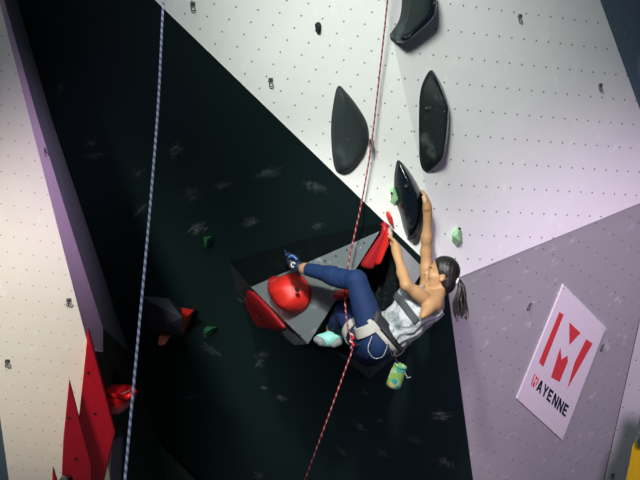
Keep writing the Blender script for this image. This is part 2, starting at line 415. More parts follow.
facet_hold('climbing_hold', 'small green hold on the black wall right of the small pointed volume', 'climbing hold', P_bk,
    [(204, 329), (207, 326), (218, 327), (213, 334), (205, 339), (203, 335)], [(207, 331), (211, 329)], 0.07, M_dkgreen, 'dark green holds', (205, 334, 0.05))

# ------------------------------------------------------------------ volumes
def volume(name, label, verts, faces, mats, midx, plane, bev=0.006):
    c = np.mean(verts, axis=0)
    t = thing(name, c, label, 'climbing volume')
    return t
# left, main volume under the near foot
a0 = P_bk.hit(229, 262); a3 = P_bk.hit(288, 343); a4 = P_bk.hit(360, 330); aT = P_bk.hit(384, 222); ab = P_bk.hit(300, 240); a5 = P_bk.hit(236, 291)
r1 = pt(251, 287, 9.93); f1 = pt(308, 344, 9.72); f1b = pt(294, 345, 9.86); Tt = pt(380, 231, 9.30)
VA = thing('climbing_volume', a0, "large grey and shade-black pyramid volume under the climber's hooked heel and red holds", 'climbing volume')
fix = []
def part_faces(name, polys, mat, parent, bev=0.0):
    V, Fc = [], []
    for p in polys:
        Fc.append(list(range(len(V), len(V)+len(p)))); V += list(p)
    o = mesh_obj(name, V, Fc, mat, parent)
    bm = bmesh.new(); bm.from_mesh(o.data); bmesh.ops.remove_doubles(bm, verts=bm.verts, dist=1e-5); bm.to_mesh(o.data); bm.free()
    for p in o.data.polygons: pass
    return o
def face_out(o, c):
    bm = bmesh.new(); bm.from_mesh(o.data); bm.normal_update()
    oo = np.array(o['o_'])
    for f in bm.faces:
        if np.dot(np.array(f.normal), np.array(f.calc_center_median())+oo-c) < 0: f.normal_flip()
    bm.to_mesh(o.data); bm.free(); return o
cA = P_bk.hit(300, 285)
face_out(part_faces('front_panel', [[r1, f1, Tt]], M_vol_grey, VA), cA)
face_out(part_faces('upper_panel', [[a0, r1, Tt], [a0, Tt, ab], [ab, Tt, aT]], M_vol_dk, VA), cA)  # upper faces coloured near black to put their shade into the paint
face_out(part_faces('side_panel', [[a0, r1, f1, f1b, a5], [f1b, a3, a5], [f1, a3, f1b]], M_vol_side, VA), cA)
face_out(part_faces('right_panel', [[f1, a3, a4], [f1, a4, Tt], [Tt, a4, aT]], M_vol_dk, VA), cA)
PA = Plane((251, 287, 9.93), (308, 344, 9.72), (380, 231, 9.30))
PAs = Plane((229, 262, P_bk.d(229, 262)), (251, 287, 9.93), (294, 345, 9.86))
nb = 0
for (x, y) in [(325, 261), (336, 256), (347, 250), (318, 276), (285, 322), (300, 335), (275, 318), (364, 243)]:
    disc_cyl('screw', PA.hit(x, y, 0.0), PA.n, 0.006, 0.002, M_dark, VA, 10)
# volume beneath the climber's back
b = [P_bk.hit(*q) for q in [(393, 237), (424, 269), (434, 300), (412, 344), (369, 379), (333, 350), (352, 300)]]
bap = pt(403, 302, 9.66); bap2 = pt(372, 366, 10.0)
M_low = chalked('lower_panel_paint', (0.085, 0.10, 0.105), 0.5, amount=0.3)
VB = thing('climbing_volume', b[0], 'black faceted volume behind the climber with one pale grey face', 'climbing volume')
cB = P_bk.hit(385, 310)
face_out(part_faces('pale_panel', [[b[0], b[1], bap]], M_pale, VB), cB)
face_out(part_faces('black_panel', [[b[0], bap, bap2, b[6]], [b[6], bap2, b[5]], [b[1], b[2], bap], [b[2], b[3], bap]], M_black_mat, VB), cB)
face_out(part_faces('lower_panel', [[bap, b[3], bap2], [bap2, b[3], b[4]], [bap2, b[4], b[5]]], M_low, VB), cB)
# little pointed volume at the left
c0 = P_bk.hit(140, 296); c1 = P_bk.hit(182, 308); c2 = P_bk.hit(183, 336); c3 = P_bk.hit(150, 332); c4 = P_bk.hit(168, 298); cp = P_bk.hit(182, 318, 0.22)
VC = thing('climbing_volume', c2, 'small charcoal pointed volume at left of the black wall', 'climbing volume')
face_out(part_faces('body', [[c0, cp, c3], [c3, cp, c2], [c2, cp, c1], [c1, cp, c4], [c4, cp, c0]], plain('navy_volume_paint', (0.055, 0.058, 0.085), 0.5), VC), P_bk.hit(165, 316))
cpx = np.array([182, 318])
tr = [pt(182, 307.5, P_bk.d(182, 308)-0.17), pt(194, 310, P_bk.d(194, 310)-0.10), pt(183, 334, P_bk.d(183, 334)-0.12), pt(182, 322, P_bk.d(182, 322)-0.24)]
tb = [P_bk.hit(185, 309), P_bk.hit(194, 311), P_bk.hit(184, 334)]
def hull(name, pts, mat, parent=None, bev=0.005, origin=None):
    bm = bmesh.new()
    for v in pts: bm.verts.new(v)
    r = bmesh.ops.convex_hull(bm, input=bm.verts)
    bmesh.ops.delete(bm, geom=[v for v in bm.verts if not v.link_faces], context='VERTS')
    bmesh.ops.recalc_face_normals(bm, faces=bm.faces); bm.verts.index_update()
    VV = [v.co[:] for v in bm.verts]; FF = [[v.index for v in f.verts] for f in bm.faces]; bm.free()
    o = mesh_obj(name, VV, FF, mat, parent, origin=origin)
    if bev: bevel(o, bev)
    return o
tag(hull('climbing_hold', tr+tb, M_red_resin), 'small red triangular hold on the tip of the small charcoal volume', 'climbing hold')
tag(hold('climbing_hold', P_bk, [(160, 333), (166, 331.5), (172, 333), (170, 337), (164, 338)], ((164, 334), (168, 334)), 0.1, chalked('salmon_resin', (0.5, 0.10, 0.07), 0.5, amount=0.2)), 'tiny salmon red hold beneath the small charcoal volume', 'climbing hold')

# red holds on the big volume
R2 = [(x+2.5, y+1) for x, y in [(289, 272), (298, 274), (305, 281), (309, 290), (308, 301), (303, 309), (295, 313), (285, 311), (276, 304), (269, 294), (268, 285), (273, 278), (281, 274)]]
t, o = hold_thing('climbing_hold', "big rounded red hold beneath the climber's hooked heel", 'climbing hold', PA, R2, ((291, 289), (296, 299)), 0.13, M_red_resin, p=2.4, rings=12)
disc_cyl('bolt', PA.hit(297.5, 289.5, 0.132), PA.n, 0.016, 0.004, M_dark, t)
disc_cyl('screw', PA.hit(289, 309, 0.09), PA.n, 0.006, 0.012, M_steel, t)
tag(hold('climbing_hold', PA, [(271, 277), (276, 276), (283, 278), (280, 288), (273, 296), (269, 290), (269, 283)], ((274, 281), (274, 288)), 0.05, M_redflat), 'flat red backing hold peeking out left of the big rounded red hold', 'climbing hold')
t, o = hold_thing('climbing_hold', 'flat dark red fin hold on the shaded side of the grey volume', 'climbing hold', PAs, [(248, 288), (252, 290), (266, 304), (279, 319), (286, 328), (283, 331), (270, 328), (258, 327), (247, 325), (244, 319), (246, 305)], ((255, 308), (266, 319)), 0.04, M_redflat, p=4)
disc_cyl('bolt', PAs.hit(257, 317, 0.04), PAs.n, 0.010, 0.004, M_dark, t)
tag(hold('climbing_hold', PA, [(337, 292), (341, 289), (348, 290), (349, 296), (345, 300), (338, 300), (335, 297)], ((340, 294), (345, 295)), 0.07, M_red_resin), "small red hold half hidden below the climber's bent knee", 'climbing hold')
# long red hold on the lip
P_r = Plane((385, 222, 9.36), (362, 266, 9.46), (392, 240, 9.42))
t = thing('climbing_hold', P_bk.hit(378, 246), "long two tone red hold on the lip held by the climber's near hand", 'climbing hold')
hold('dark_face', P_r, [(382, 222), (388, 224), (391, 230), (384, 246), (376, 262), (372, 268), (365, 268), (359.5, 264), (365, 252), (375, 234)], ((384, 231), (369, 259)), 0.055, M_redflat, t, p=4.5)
hold('bright_face', P_r, [(384.5, 225), (390, 227), (392.5, 232), (385.5, 247), (378, 262), (372.5, 262), (377, 245)], ((386, 231), (377, 254)), 0.10, M_red_resin, t, p=2.2)
hold('label_plate', P_r, [(385, 227), (388, 225), (391, 227.5), (390, 231), (387, 233), (385, 230.5)], ((387, 228), (388, 230)), 0.090, plain('chalky_plate', (0.40, 0.38, 0.32), 0.6, var=0.5, scale=60), t, p=4)
t_ = tag(hold('climbing_hold', P_up, [(387, 211), (390, 213), (392.5, 219), (391.5, 225), (388.5, 222), (386, 215)], ((389, 215), (390.5, 221)), 0.05, M_red_resin), 'small red leaf hold just above the lip over the long red hold', 'climbing hold')

# ------------------------------------------------------------------ red volumes at the left
def slab_volume(label, front, back_off, mat, plane, screws=()):
    c = np.mean([p for p in front], axis=0)
    t = thing('climbing_volume', c, label, 'climbing volume', 'red spike volumes')
    V = list(front); B = [p+fw*back_off for p in front]
    bm = bmesh.new()
    n = len(V); VV = V+B
    Fc = [list(range(n))]+[[n+i for i in range(n)][::-1]]+[[i, (i+1) % n, n+(i+1) % n, n+i] for i in range(n)]
    o = fix_normals(mesh_obj('body', VV, Fc, mat, t)); bevel(o, 0.008, 2)
    for s in screws: disc_cyl('bolt', s, plane.n, 0.009, 0.003, M_dark, t)
    return t
P_s1 = Plane((88, 328, 9.25), (79, 420, 9.28), (115, 432, 9.50))
slab_volume('tallest red spike volume on the corner of the cream wall', [P_s1.hit(*q) for q in [(88, 328), (115, 432), (99, 500), (62, 500), (79, 415)]], 0.05, M_red, P_s1,
            [P_s1.hit(88, 373, 0.001), P_s1.hit(95, 414, 0.001)])
P_s2 = Plane((69, 379, 9.12), (61, 480, 9.12), (92, 468, 9.28))
slab_volume('shorter red spike volume left of the tallest one', [P_s2.hit(*q) for q in [(69, 379), (92, 468), (90, 500), (60.5, 500), (63, 440)]], 0.03, plain('crimson_paint', (0.42, 0.007, 0.02), 0.5), P_s2,
            [P_s2.hit(69, 418, 0.001), P_s2.hit(76, 459, 0.001)])
P_s3 = Plane((52, 467, 8.98), (50, 500, 9.0), (62, 490, 9.05))
slab_volume('tiny red spike tip at the bottom left corner', [P_s3.hit(*q) for q in [(52.5, 466), (63, 500), (51, 500)]], 0.03, M_red, P_s3)
P_s4 = Plane((62, 476, 8.99), (72, 474, 8.99), (66, 490, 8.99))
tag(hold('climbing_hold', P_s4, [(60, 478), (65, 475), (71, 475.5), (73, 480), (72, 490), (60, 490)], ((65, 482), (68, 482)), 0.08, M_black_gloss), 'dark grey hold at the foot of the shorter red spike', 'climbing hold')
# glossy red bowl hold behind the spikes
t = thing('climbing_hold', pt(112, 400, 9.9), 'gloss red scoop hold right of the tallest red spike', 'climbing hold')
P_q = Plane((104, 385, 9.95), (136, 388, 9.8), (112, 415, 9.95))
hold('body', P_q, [(102, 388), (110, 385), (122, 384), (133, 386), (136.5, 391), (135, 399), (127, 408), (117, 415), (108, 414), (103, 402)], ((118, 398), (113, 403)), 0.12, M_red_gloss, t, p=2)
rimp = [P_q.hit(103, 384, 0.05), P_q.hit(107, 390, 0.10), P_q.hit(114, 395, 0.12), P_q.hit(123, 397, 0.12), P_q.hit(131, 395, 0.10), P_q.hit(135, 391, 0.05)]
tube('rim', rimp, 0.016, M_red_gloss, t)
P_d = Plane((103, 372, 10.1), (128, 385, 10.0), (104, 386, 10.1))
tag(hull('climbing_volume', [pt(104, 386, 10.0), pt(128, 386, 9.95), pt(115, 369, 10.1), pt(104, 374, 10.1), pt(118, 384, 10.4), pt(105, 384, 10.4), pt(112, 372, 10.4)], M_vol_dk), 'small dark wedge added as the shade above the gloss red scoop hold', 'climbing volume')  # dark solid standing in for the shade above the scoop hold
# far right yellow volume with a teal hold
Py = Plane((640, 420, 10.62), (625, 480, 11.0), (660, 470, 10.7))
struct(mesh_obj('wall_right_end', [Py.hit(*q, -0.121) for q in [(648, 396), (629, 480), (613, 545), (730, 545), (730, 396)]], [[0, 1, 2, 3, 4]], plain('end_wall_paint', (0.5, 0.49, 0.5), 0.6)))
ty = thing('climbing_volume', Py.hit(640, 470), 'yellow volume at the bottom right corner', 'climbing volume')
yb = [(645, 420), (637, 437), (632, 446), (626, 478), (624, 510), (690, 510), (690, 420)]
V = [Py.hit(*q) for q in yb]; V2 = [v-Py.n*0.12 for v in V]; n = len(V)
fix_normals(bevel(mesh_obj('body', V+V2, [list(range(n))]+[[n+i for i in range(n)][::-1]]+[[i, (i+1) % n, n+(i+1) % n, n+i] for i in range(n)], M_yellow, ty), 0.008))
tag(hold('climbing_hold', Py, [(639, 434), (644, 431), (652, 436), (650, 446), (642, 447), (638.5, 441)], ((644, 438), (645, 441)), 0.06, M_teal), 'dark teal hold on the yellow volume', 'climbing hold')

# ------------------------------------------------------------------ bolt hangers on the walls
HG = [(P_up, 192.5, 5, 'bolt hanger on the white wall near the top left of its slanted edge'),
      (P_up, 270.5, 81, 'bolt hanger on the white wall left of the matte leaf hold'),
      (P_rt, 519.5, 17, 'bolt hanger near the top edge of the right wall'),
      (P_rt, 600, 86, 'bolt hanger beside the dark panel at the top right'),
      (P_lr, 529.5, 305, 'bolt hanger left of the white sign'),
      (P_lr, 602, 346, 'bolt hanger just right of the white sign'),
      (P_fr, 612.5, 475, 'bolt hanger at the bottom of the far right strip'),
      (P_lf, 68.5, 301, 'bolt hanger on the cream wall above the red spikes'),
      (P_lf, 7, 362, 'bolt hanger at the left margin of the cream wall'),
      (P_le, 44.5, 151, 'bolt hanger on the mauve edge of the left wall')]
M_hang = plain('hanger_steel', (0.10, 0.10, 0.10), 0.45, 0.6)
for pl, x, y, lab in HG:
    c = pl.hit(x, y, 0.0); t = thing('bolt_hanger', c, lab, 'bolt hanger', 'bolt hangers')
    e = nrm(np.array([0.2, 0, -1.0])-pl.n*np.dot([0.2, 0, -1.0], pl.n)); s = np.cross(pl.n, e)
    ring = []
    pl_o = [(-.012, -.018), (.012, -.018), (.014, .004), (-.014, .004)]
    V = [c+s*a+e*bb+pl.n*z for z in (0.0, 0.005) for a, bb in pl_o]
    fix_normals(mesh_obj('plate', V, [[0, 1, 2, 3], [4, 5, 6, 7], [0, 1, 5, 4], [1, 2, 6, 5], [2, 3, 7, 6], [3, 0, 4, 7]], M_hang, t))
    rp = [c+e*0.002+pl.n*0.004, c+s*0.010+e*0.012+pl.n*0.014, c+s*0.008+e*0.024+pl.n*0.02, c-s*0.008+e*0.024+pl.n*0.02, c-s*0.010+e*0.012+pl.n*0.014, c+e*0.002+pl.n*0.004]
    tube('ring', rp, 0.0035, M_hang, t, 6, 4)
    disc_cyl('bolt', c-e*0.009+pl.n*0.004, pl.n, 0.007, 0.006, M_steel, t, 6)

# ------------------------------------------------------------------ the sign
M_sign = plain('sign_board', (0.93, 0.88, 0.92), 0.45, var=0.01)
M_sred = plain('sign_red', (0.80, 0.055, 0.075), 0.5, var=0.03)
M_sblk = plain('sign_black', (0.012, 0.016, 0.035), 0.5, var=0.05)
SO = 0.012
sg = thing('sign', P_lr.hit(540, 420), 'white rectangular sponsor sign with a red M and the word MAYENNE', 'sign')
sc = [(563.5, 284.5), (605.8, 327.5), (562.5, 440.5), (516.8, 398.8)]
V = [P_lr.hit(*q, SO) for q in sc]; V2 = [v-P_lr.n*(SO-0.0) for v in V]
fix_normals(bevel(mesh_obj('board', V+V2, [[0, 1, 2, 3], [7, 6, 5, 4]]+[[i, (i+1) % 4, 4+(i+1) % 4, 4+i] for i in range(4)], M_sign, sg), 0.002))
def decal(name, polys, mat, off):
    VV, FF = [], []
    for p in polys:
        a = [P_lr.hit(*q, SO+off) for q in p]; k = len(VV); n = len(a)
        VV += a+[v-P_lr.n*0.0012 for v in a]
        FF += [[k+i for i in range(n)]]+[[k+i, k+(i+1) % n, k+n+(i+1) % n, k+n+i] for i in range(n)]
    return fix_normals(mesh_obj(name, VV, FF, mat, sg))
decal('logo', [[(559.5, 312), (563.7, 314.6), (543.2, 367), (539, 362.2)],
               [(569.5, 322.5), (580.6, 333), (569.3, 345)],
               [(560.5, 347.5), (561.5, 359.5), (567.6, 355.6), (567.8, 362), (559.6, 382), (551, 377.3)],
               [(586.3, 339.2), (592.6, 343.6), (567.3, 388.6), (574.8, 362.5)]], M_sred, 0.0015)
bl = np.array([530.6, 384.6]); br = np.array([566.2, 418.3]); uv_ = np.array([3.9, -11.2])
def LQ(i, pts, n=7, wdt=0.84):
    bx = (br-bl)/n
    return [tuple(bl+bx*(i+0.08+p[0]*wdt)+uv_*p[1]) for p in pts]
s_ = 0.27
def bar(a, b, wx): return [(a[0]-wx/2, a[1]), (a[0]+wx/2, a[1]), (b[0]+wx/2, b[1]), (b[0]-wx/2, b[1])]
GL = {'E': [[(0, 0), (s_, 0), (s_, 1), (0, 1)], [(s_, 0), (.85, 0), (.85, .2), (s_, .2)], [(s_, .4), (.75, .4), (.75, .6), (s_, .6)], [(s_, .8), (.85, .8), (.85, 1), (s_, 1)]],
      'N': [[(0, 0), (s_, 0), (s_, 1), (0, 1)], [(1-s_, 0), (1, 0), (1, 1), (1-s_, 1)], [(0.02, 1), (.3, 1), (.98, 0), (.70, 0)]],
      'A': [[(0, 0), (.27, 0), (.64, 1), (.36, 1)], [(.73, 0), (1, 0), (.64, 1), (.36, 1)], [(.25, .2), (.75, .2), (.68, .38), (.32, .38)]],
      'Y': [[(.36, 0), (.64, 0), (.64, .5), (.36, .5)], [(.36, .42), (.64, .42), (.28, 1), (0, 1)], [(.36, .42), (.64, .42), (1, 1), (.72, 1)]],
      'M': [[(-.05, 0), (.12, 0), (.12, 1), (-.05, 1)], [(.85, 0.1), (1.05, 0.5), (1.05, 1), (.88, .95)], [(.28, .0), (.62, 0), (.62, .5), (.45, .35), (.3, .6)], [(.34, 1), (.78, .92), (.5, .52)]]}
decal('red_lettering', [LQ(0, p) for p in GL['M']], M_sred, 0.0015)
for i, ch in enumerate('AYENNE'):
    decal('lettering', [LQ(i+1, p) for p in GL[ch]], M_sblk, 0.0015+0.0)
for q in [(519.5, 398), (562, 436.5), (563.6, 288.5), (602.5, 328)]:
    disc_cyl('screw', P_lr.hit(*q, SO), P_lr.n, 0.004, 0.002, M_steel, sg, 8)

# ------------------------------------------------------------------ ropes
def rope_mat(name, c1, c2, freq, tw=1.0, duty=0.0):
    t = NT(name, 0.75, 0.3)
    uv = t.n('ShaderNodeUVMap', uv_map='UVMap').outputs[0]
    sp = t.n('ShaderNodeSeparateXYZ'); t.l(uv, sp.inputs[0])
    ph = t.math('ADD', t.math('MULTIPLY', sp.outputs[1], freq), t.math('MULTIPLY', sp.outputs[0], tw))
    sn = t.math('SINE', t.math('MULTIPLY', ph, 2*math.pi))
    c = t.mix(t.ramp(sn, duty-0.25, duty+0.25), c1, c2)
    sn2 = t.math('SINE', t.math('MULTIPLY', t.math('SUBTRACT', t.math('MULTIPLY', sp.outputs[1], freq*5), sp.outputs[0]), 2*math.pi))
    t.bump(sn2, 0.4, 0.002)
    return t.color(c)
# the hanging rope at the left is plumb
topL = pt(163.5, 0, 6.6)
q0 = pt(163.5, 0, 6.6); q1 = pt(125, 480, 5.35)
dv = q1-q0
RPL = [q0-dv*0.25, q0, q0+dv*0.25+0.012*rt, q0+dv*0.5+0.012*rt, q0+dv*0.75+0.006*rt, q1, q1+dv*0.25]
tag(tube('climbing_rope', RPL, 0.0052, rope_mat('blue_white_rope', (0.66, 0.66, 0.80), (0.20, 0.25, 0.45), 30, 1.0, 0.1), n=10), 'blue and white climbing rope hanging down the left side over the black wall', 'rope')
RP = [pt(395, -80, 8.45), pt(387.5, 0, 8.72), pt(380, 70, 8.93), pt(371.5, 143, 9.06), pt(362, 200, 9.18), pt(350, 255, 9.27), pt(346, 278, 9.30), pt(345, 300, 9.30), pt(347, 322, 9.22), pt(351, 338, 9.12),
      pt(352, 350, 9.05), pt(346.5, 366, 9.0), pt(330, 412, 8.9), pt(305, 480, 8.7), pt(285, 535, 8.5)]
tag(tube('climbing_rope', RP, 0.0046, rope_mat('red_rope', (0.24, 0.012, 0.020), (0.46, 0.27, 0.27), 24, 1.0, 0.55), n=8), "red flecked climbing rope running past the climber's knee to her harness", 'rope')
# quickdraw carrying the rope
qc = P_up.hit(370, 140)
qd = thing('quickdraw', qc, 'small dark quickdraw clipped to the red rope beside the matte leaf hold', 'quickdraw')
def loop_pts(c, a, b_, ra, rb, n=14): return [c+a*ra*math.cos(2*math.pi*k/n)+b_*rb*math.sin(2*math.pi*k/n) for k in range(n+1)]
rc = pt(371.3, 144, 9.06)
tube('carabiner', loop_pts(rc+(qc-rc)*0.12, rt, up, 0.013, 0.024), 0.0045, M_hang, qd, 6, 3)
tube('sling', [qc, (qc+rc)/2+up*0.004, rc+up*0.012], 0.008, plain('black_webbing', (0.02, 0.02, 0.025), 0.8), qd, 6, 4)

# ------------------------------------------------------------------ the climber: a distance field meshed as one skin
def surface_nets(Fv, org, h):
    s = Fv < 0
    n = np.array(Fv.shape)-1
    acc = np.zeros((*n, 3), np.float32); cnt = np.zeros(n, np.float32)
    cor = [(i, j, k) for i in (0, 1) for j in (0, 1) for k in (0, 1)]
    def sub(A, c): return A[c[0]:c[0]+n[0], c[1]:c[1]+n[1], c[2]:c[2]+n[2]]
    for a in cor:
        for ax in range(3):
            if a[ax]: continue
            bq = list(a); bq[ax] = 1
            fa, fb = sub(Fv, a), sub(Fv, bq)
            m = sub(s, a) != sub(s, bq)
            idx = np.nonzero(m)
            t = fa[idx]/(fa[idx]-fb[idx])
            for c in range(3):
                acc[idx[0], idx[1], idx[2], c] += a[c]+(t if c == ax else 0)
            cnt[idx] += 1
    act = np.nonzero(cnt > 0)
    ids = -np.ones(n, np.int64); ids[act] = np.arange(len(act[0]))
    V = (np.stack(act, 1)+acc[act]/cnt[act][:, None])*h+org
    Q = []
    for ax in range(3):
        b1, b2 = [(1, 2), (2, 0), (0, 1)][ax]
        lo = [slice(1, n[0]), slice(1, n[1]), slice(1, n[2])]; lo[ax] = slice(0, n[ax])
        hi = list(lo); hi[ax] = slice(1, n[ax]+1)
        sa, sb = s[tuple(lo)], s[tuple(hi)]
        for flip, m in ((False, sa & ~sb), (True, ~sa & sb)):
            ix = np.stack(np.nonzero(m), 1)
            if not len(ix): continue
            base = ix.copy()
            for c in range(3):
                if c != ax: base[:, c] += 1
            def cid(d1, d2):
                q = base.copy(); q[:, b1] -= d1; q[:, b2] -= d2
                return ids[q[:, 0], q[:, 1], q[:, 2]]
            quad = np.stack([cid(1, 1), cid(0, 1), cid(0, 0), cid(1, 0)], 1)
            Q.append(quad[:, ::-1] if flip else quad)
    Q = np.concatenate(Q); Q = Q[(Q >= 0).all(1)]
    return V, Q

class Field:
    def __init__(s, lo, hi, h):
        s.lo = np.array(lo, float); s.h = h
        s.n = np.ceil((np.array(hi)-s.lo)/h).astype(int)+1
        s.F = np.full(s.n, 1.0, np.float32)
    def axes(s, sl):
        return [s.lo[i]+s.h*np.arange(sl[i].start, sl[i].stop, dtype=np.float32) for i in range(3)]
    def grid(s, sl=None):
        if sl is None: sl = tuple(slice(0, int(k)) for k in s.n)
        a = s.axes(sl); return a[0][:, None, None], a[1][None, :, None], a[2][None, None, :]
    def region(s, lo, hi):
        i0 = np.clip(np.floor((np.array(lo)-s.lo)/s.h).astype(int), 0, s.n); i1 = np.clip(np.ceil((np.array(hi)-s.lo)/s.h).astype(int)+1, 0, s.n)
        return tuple(slice(int(a), int(b_)) for a, b_ in zip(i0, i1))
    def smin(s, sl, d, k):
        A = s.F[sl]; hh = np.clip(0.5+0.5*(A-d)/k, 0, 1)
        s.F[sl] = A*(1-hh)+d*hh-k*hh*(1-hh)
    def cone(s, a, b_, ra, rb, k=0.02, flat=None, fs=1.0):
        a, b_ = np.asarray(a, float), np.asarray(b_, float); m = max(ra, rb)*max(1, fs)+k+0.03
        sl = s.region(np.minimum(a, b_)-m, np.maximum(a, b_)+m); X = s.grid(sl)
        ba = b_-a; L = max(ba@ba, 1e-12)
        p = [X[i]-a[i] for i in range(3)]
        t = np.clip((p[0]*ba[0]+p[1]*ba[1]+p[2]*ba[2])/L, 0, 1)
        q = [p[i]-t*ba[i] for i in range(3)]
        d2 = q[0]**2+q[1]**2+q[2]**2
        if flat is not None:
            f = nrm(flat); c = q[0]*f[0]+q[1]*f[1]+q[2]*f[2]
            d2 = d2-c*c+(c/fs)**2
        s.smin(sl, (np.sqrt(d2)-(ra+(rb-ra)*t)).astype(np.float32), k)
    def ell(s, c, ax, r, k=0.02, sub=False):
        if ax[2] is hl: r = tuple(x*HS for x in r)
        c = np.asarray(c, float); m = max(r)+k+0.02
        sl = s.region(c-m, c+m); X = s.grid(sl); p = [X[i]-c[i] for i in range(3)]
        k0 = 0; k1 = 0
        for e, rr in zip(ax, r):
            u = p[0]*e[0]+p[1]*e[1]+p[2]*e[2]
            k0 = k0+(u/rr)**2; k1 = k1+(u/rr**2)**2
        k0 = np.sqrt(k0); k1 = np.sqrt(k1)+1e-6
        d = (k0*(k0-1)/k1).astype(np.float32)
        if sub:
            A = s.F[sl]; D = -d; hh = np.clip(0.5-0.5*(A-D)/k, 0, 1)
            s.F[sl] = A*(1-hh)+D*hh+k*hh*(1-hh)
        else: s.smin(sl, d, k)
    def copy(s):
        o = Field.__new__(Field); o.lo, o.h, o.n, o.F = s.lo, s.h, s.n, s.F.copy(); return o
    def mesh(s, name, mat, parent, F=None, smooth_it=1):
        V, Q = surface_nets(s.F if F is None else F, s.lo, s.h)
        o = mesh_obj(name, w(V), Q, mat, parent, True)
        bm = bmesh.new(); bm.from_mesh(o.data)
        for _ in range(smooth_it): bmesh.ops.smooth_vert(bm, verts=bm.verts, factor=0.5, use_axis_x=True, use_axis_y=True, use_axis_z=True)
        bmesh.ops.recalc_face_normals(bm, faces=bm.faces)
        bm.to_mesh(o.data); bm.free()
        o.data.polygons.foreach_set('use_smooth', [True]*len(o.data.polygons))
        return o

def fdir(x, y, z=0.0): return nrm([x, y, z])
LS = cc(433.8, 305, 9.07); RS = cc(427.5, 293, 9.35)
LE = cc(406, 285, 8.99); LW = cc(397, 254.5, 9.14); 
RE_ = cc(426, 252, 9.31); RW = cc(427.6, 213, 9.22)
LH = cc(375, 339, 9.11); RH = cc(367, 345, 9.31)
LK = cc(356.5, 281, 9.10); LA = cc(306, 269, 9.37)
RK = cc(345, 312, 9.54); RA = cc(332.5, 328, 9.74)
lat = nrm(LS-RS)
tor = nrm(cc(428, 303, 9.22)-cc(378, 341, 9.22)); lat_t = nrm(lat-tor*(lat@tor)); frn = nrm(np.cross(lat_t, tor))
if frn[0] > 0: frn = -frn
HC = cc(442.6, 273.8, 9.20); HS = 0.92
hf = fdir(-0.965, 0.25, -0.10); hu = fdir(0.24, 0.97, 0.0); hu = nrm(hu-hf*(hu@hf)); hl = nrm(np.cross(hf, hu))
if hl[2] < 0: hl = -hl
def hp(f, u, l=0.0): return HC+(hf*f+hu*u+hl*l)*HS
H_ = 0.0045
lo = np.minimum.reduce([LA, RA, LH, cc(300, 360, 9.0)])-0.06; hi = np.maximum.reduce([LS, RS, RW, hp(-.12, .12), cc(425, 195, 9.2), LE])+0.09
lo[2] = -10.0; hi[2] = -8.86
B = Field(lo, hi, H_)
def torso(B):
    B.cone(cc(371, 345, 9.215), cc(384, 337, 9.215), 0.098, 0.092, 0.03, lat_t, 1.45)
    B.cone(cc(386, 335, 9.215), cc(402, 324, 9.215), 0.084, 0.086, 0.05, lat_t, 1.38)
    B.cone(cc(406, 320, 9.215), cc(428, 304, 9.215), 0.098, 0.092, 0.05, lat_t, 1.48)
    B.cone(LS-lat*0.04, RS+lat*0.04, 0.052, 0.052, 0.04)
    for s in (1, -1):
        B.cone(cc(412, 308, 9.215)+lat_t*0.07*s+frn*0.045, cc(414, 306, 9.215)+lat_t*0.07*s+frn*0.05, 0.052, 0.05, 0.03)
    for s, hh in ((1, LH), (-1, RH)):
        B.cone(hh-frn*0.035-tor*0.01, hh-frn*0.03+tor*0.03, 0.088, 0.08, 0.03)
def legs(B):
    B.cone(LH, LK, 0.086, 0.055, 0.03); B.cone(RH, RK, 0.086, 0.055, 0.03)
    for K, A, H in ((LK, LA, LH), (RK, RA, RH)):
        B.cone(K, K+(A-K)*0.5, 0.050, 0.045, 0.02); B.cone(K+(A-K)*0.45, A, 0.045, 0.033, 0.02)
        back = nrm((H-K)-(A-K)*((H-K)@(A-K))/((A-K)@(A-K)))
        B.ell(K+(A-K)*0.32+back*0.018, (nrm(A-K), back, nrm(np.cross(A-K, back))), (0.11, 0.042, 0.046), 0.02)
        B.ell(K-back*0.012, (nrm(A-K), back, nrm(np.cross(A-K, back))), (0.042, 0.042, 0.046), 0.02)
def feet(B):
    B.cone(LA, cc(297, 267, 9.42), 0.030, 0.027, 0.02); B.cone(cc(297, 267, 9.42), cc(290, 257, 9.54), 0.027, 0.018, 0.02)
    B.cone(RA, cc(335, 337, 9.74), 0.034, 0.032, 0.02); B.cone(cc(335, 337, 9.74), cc(321, 338, 9.72), 0.036, 0.028, 0.02)
BT = Field(lo, hi, H_); torso(BT); F_torso = BT.F.copy()
BL = Field(lo, hi, H_); legs(BL); F_legs = BL.F.copy()
torso(B); legs(B); feet(B)
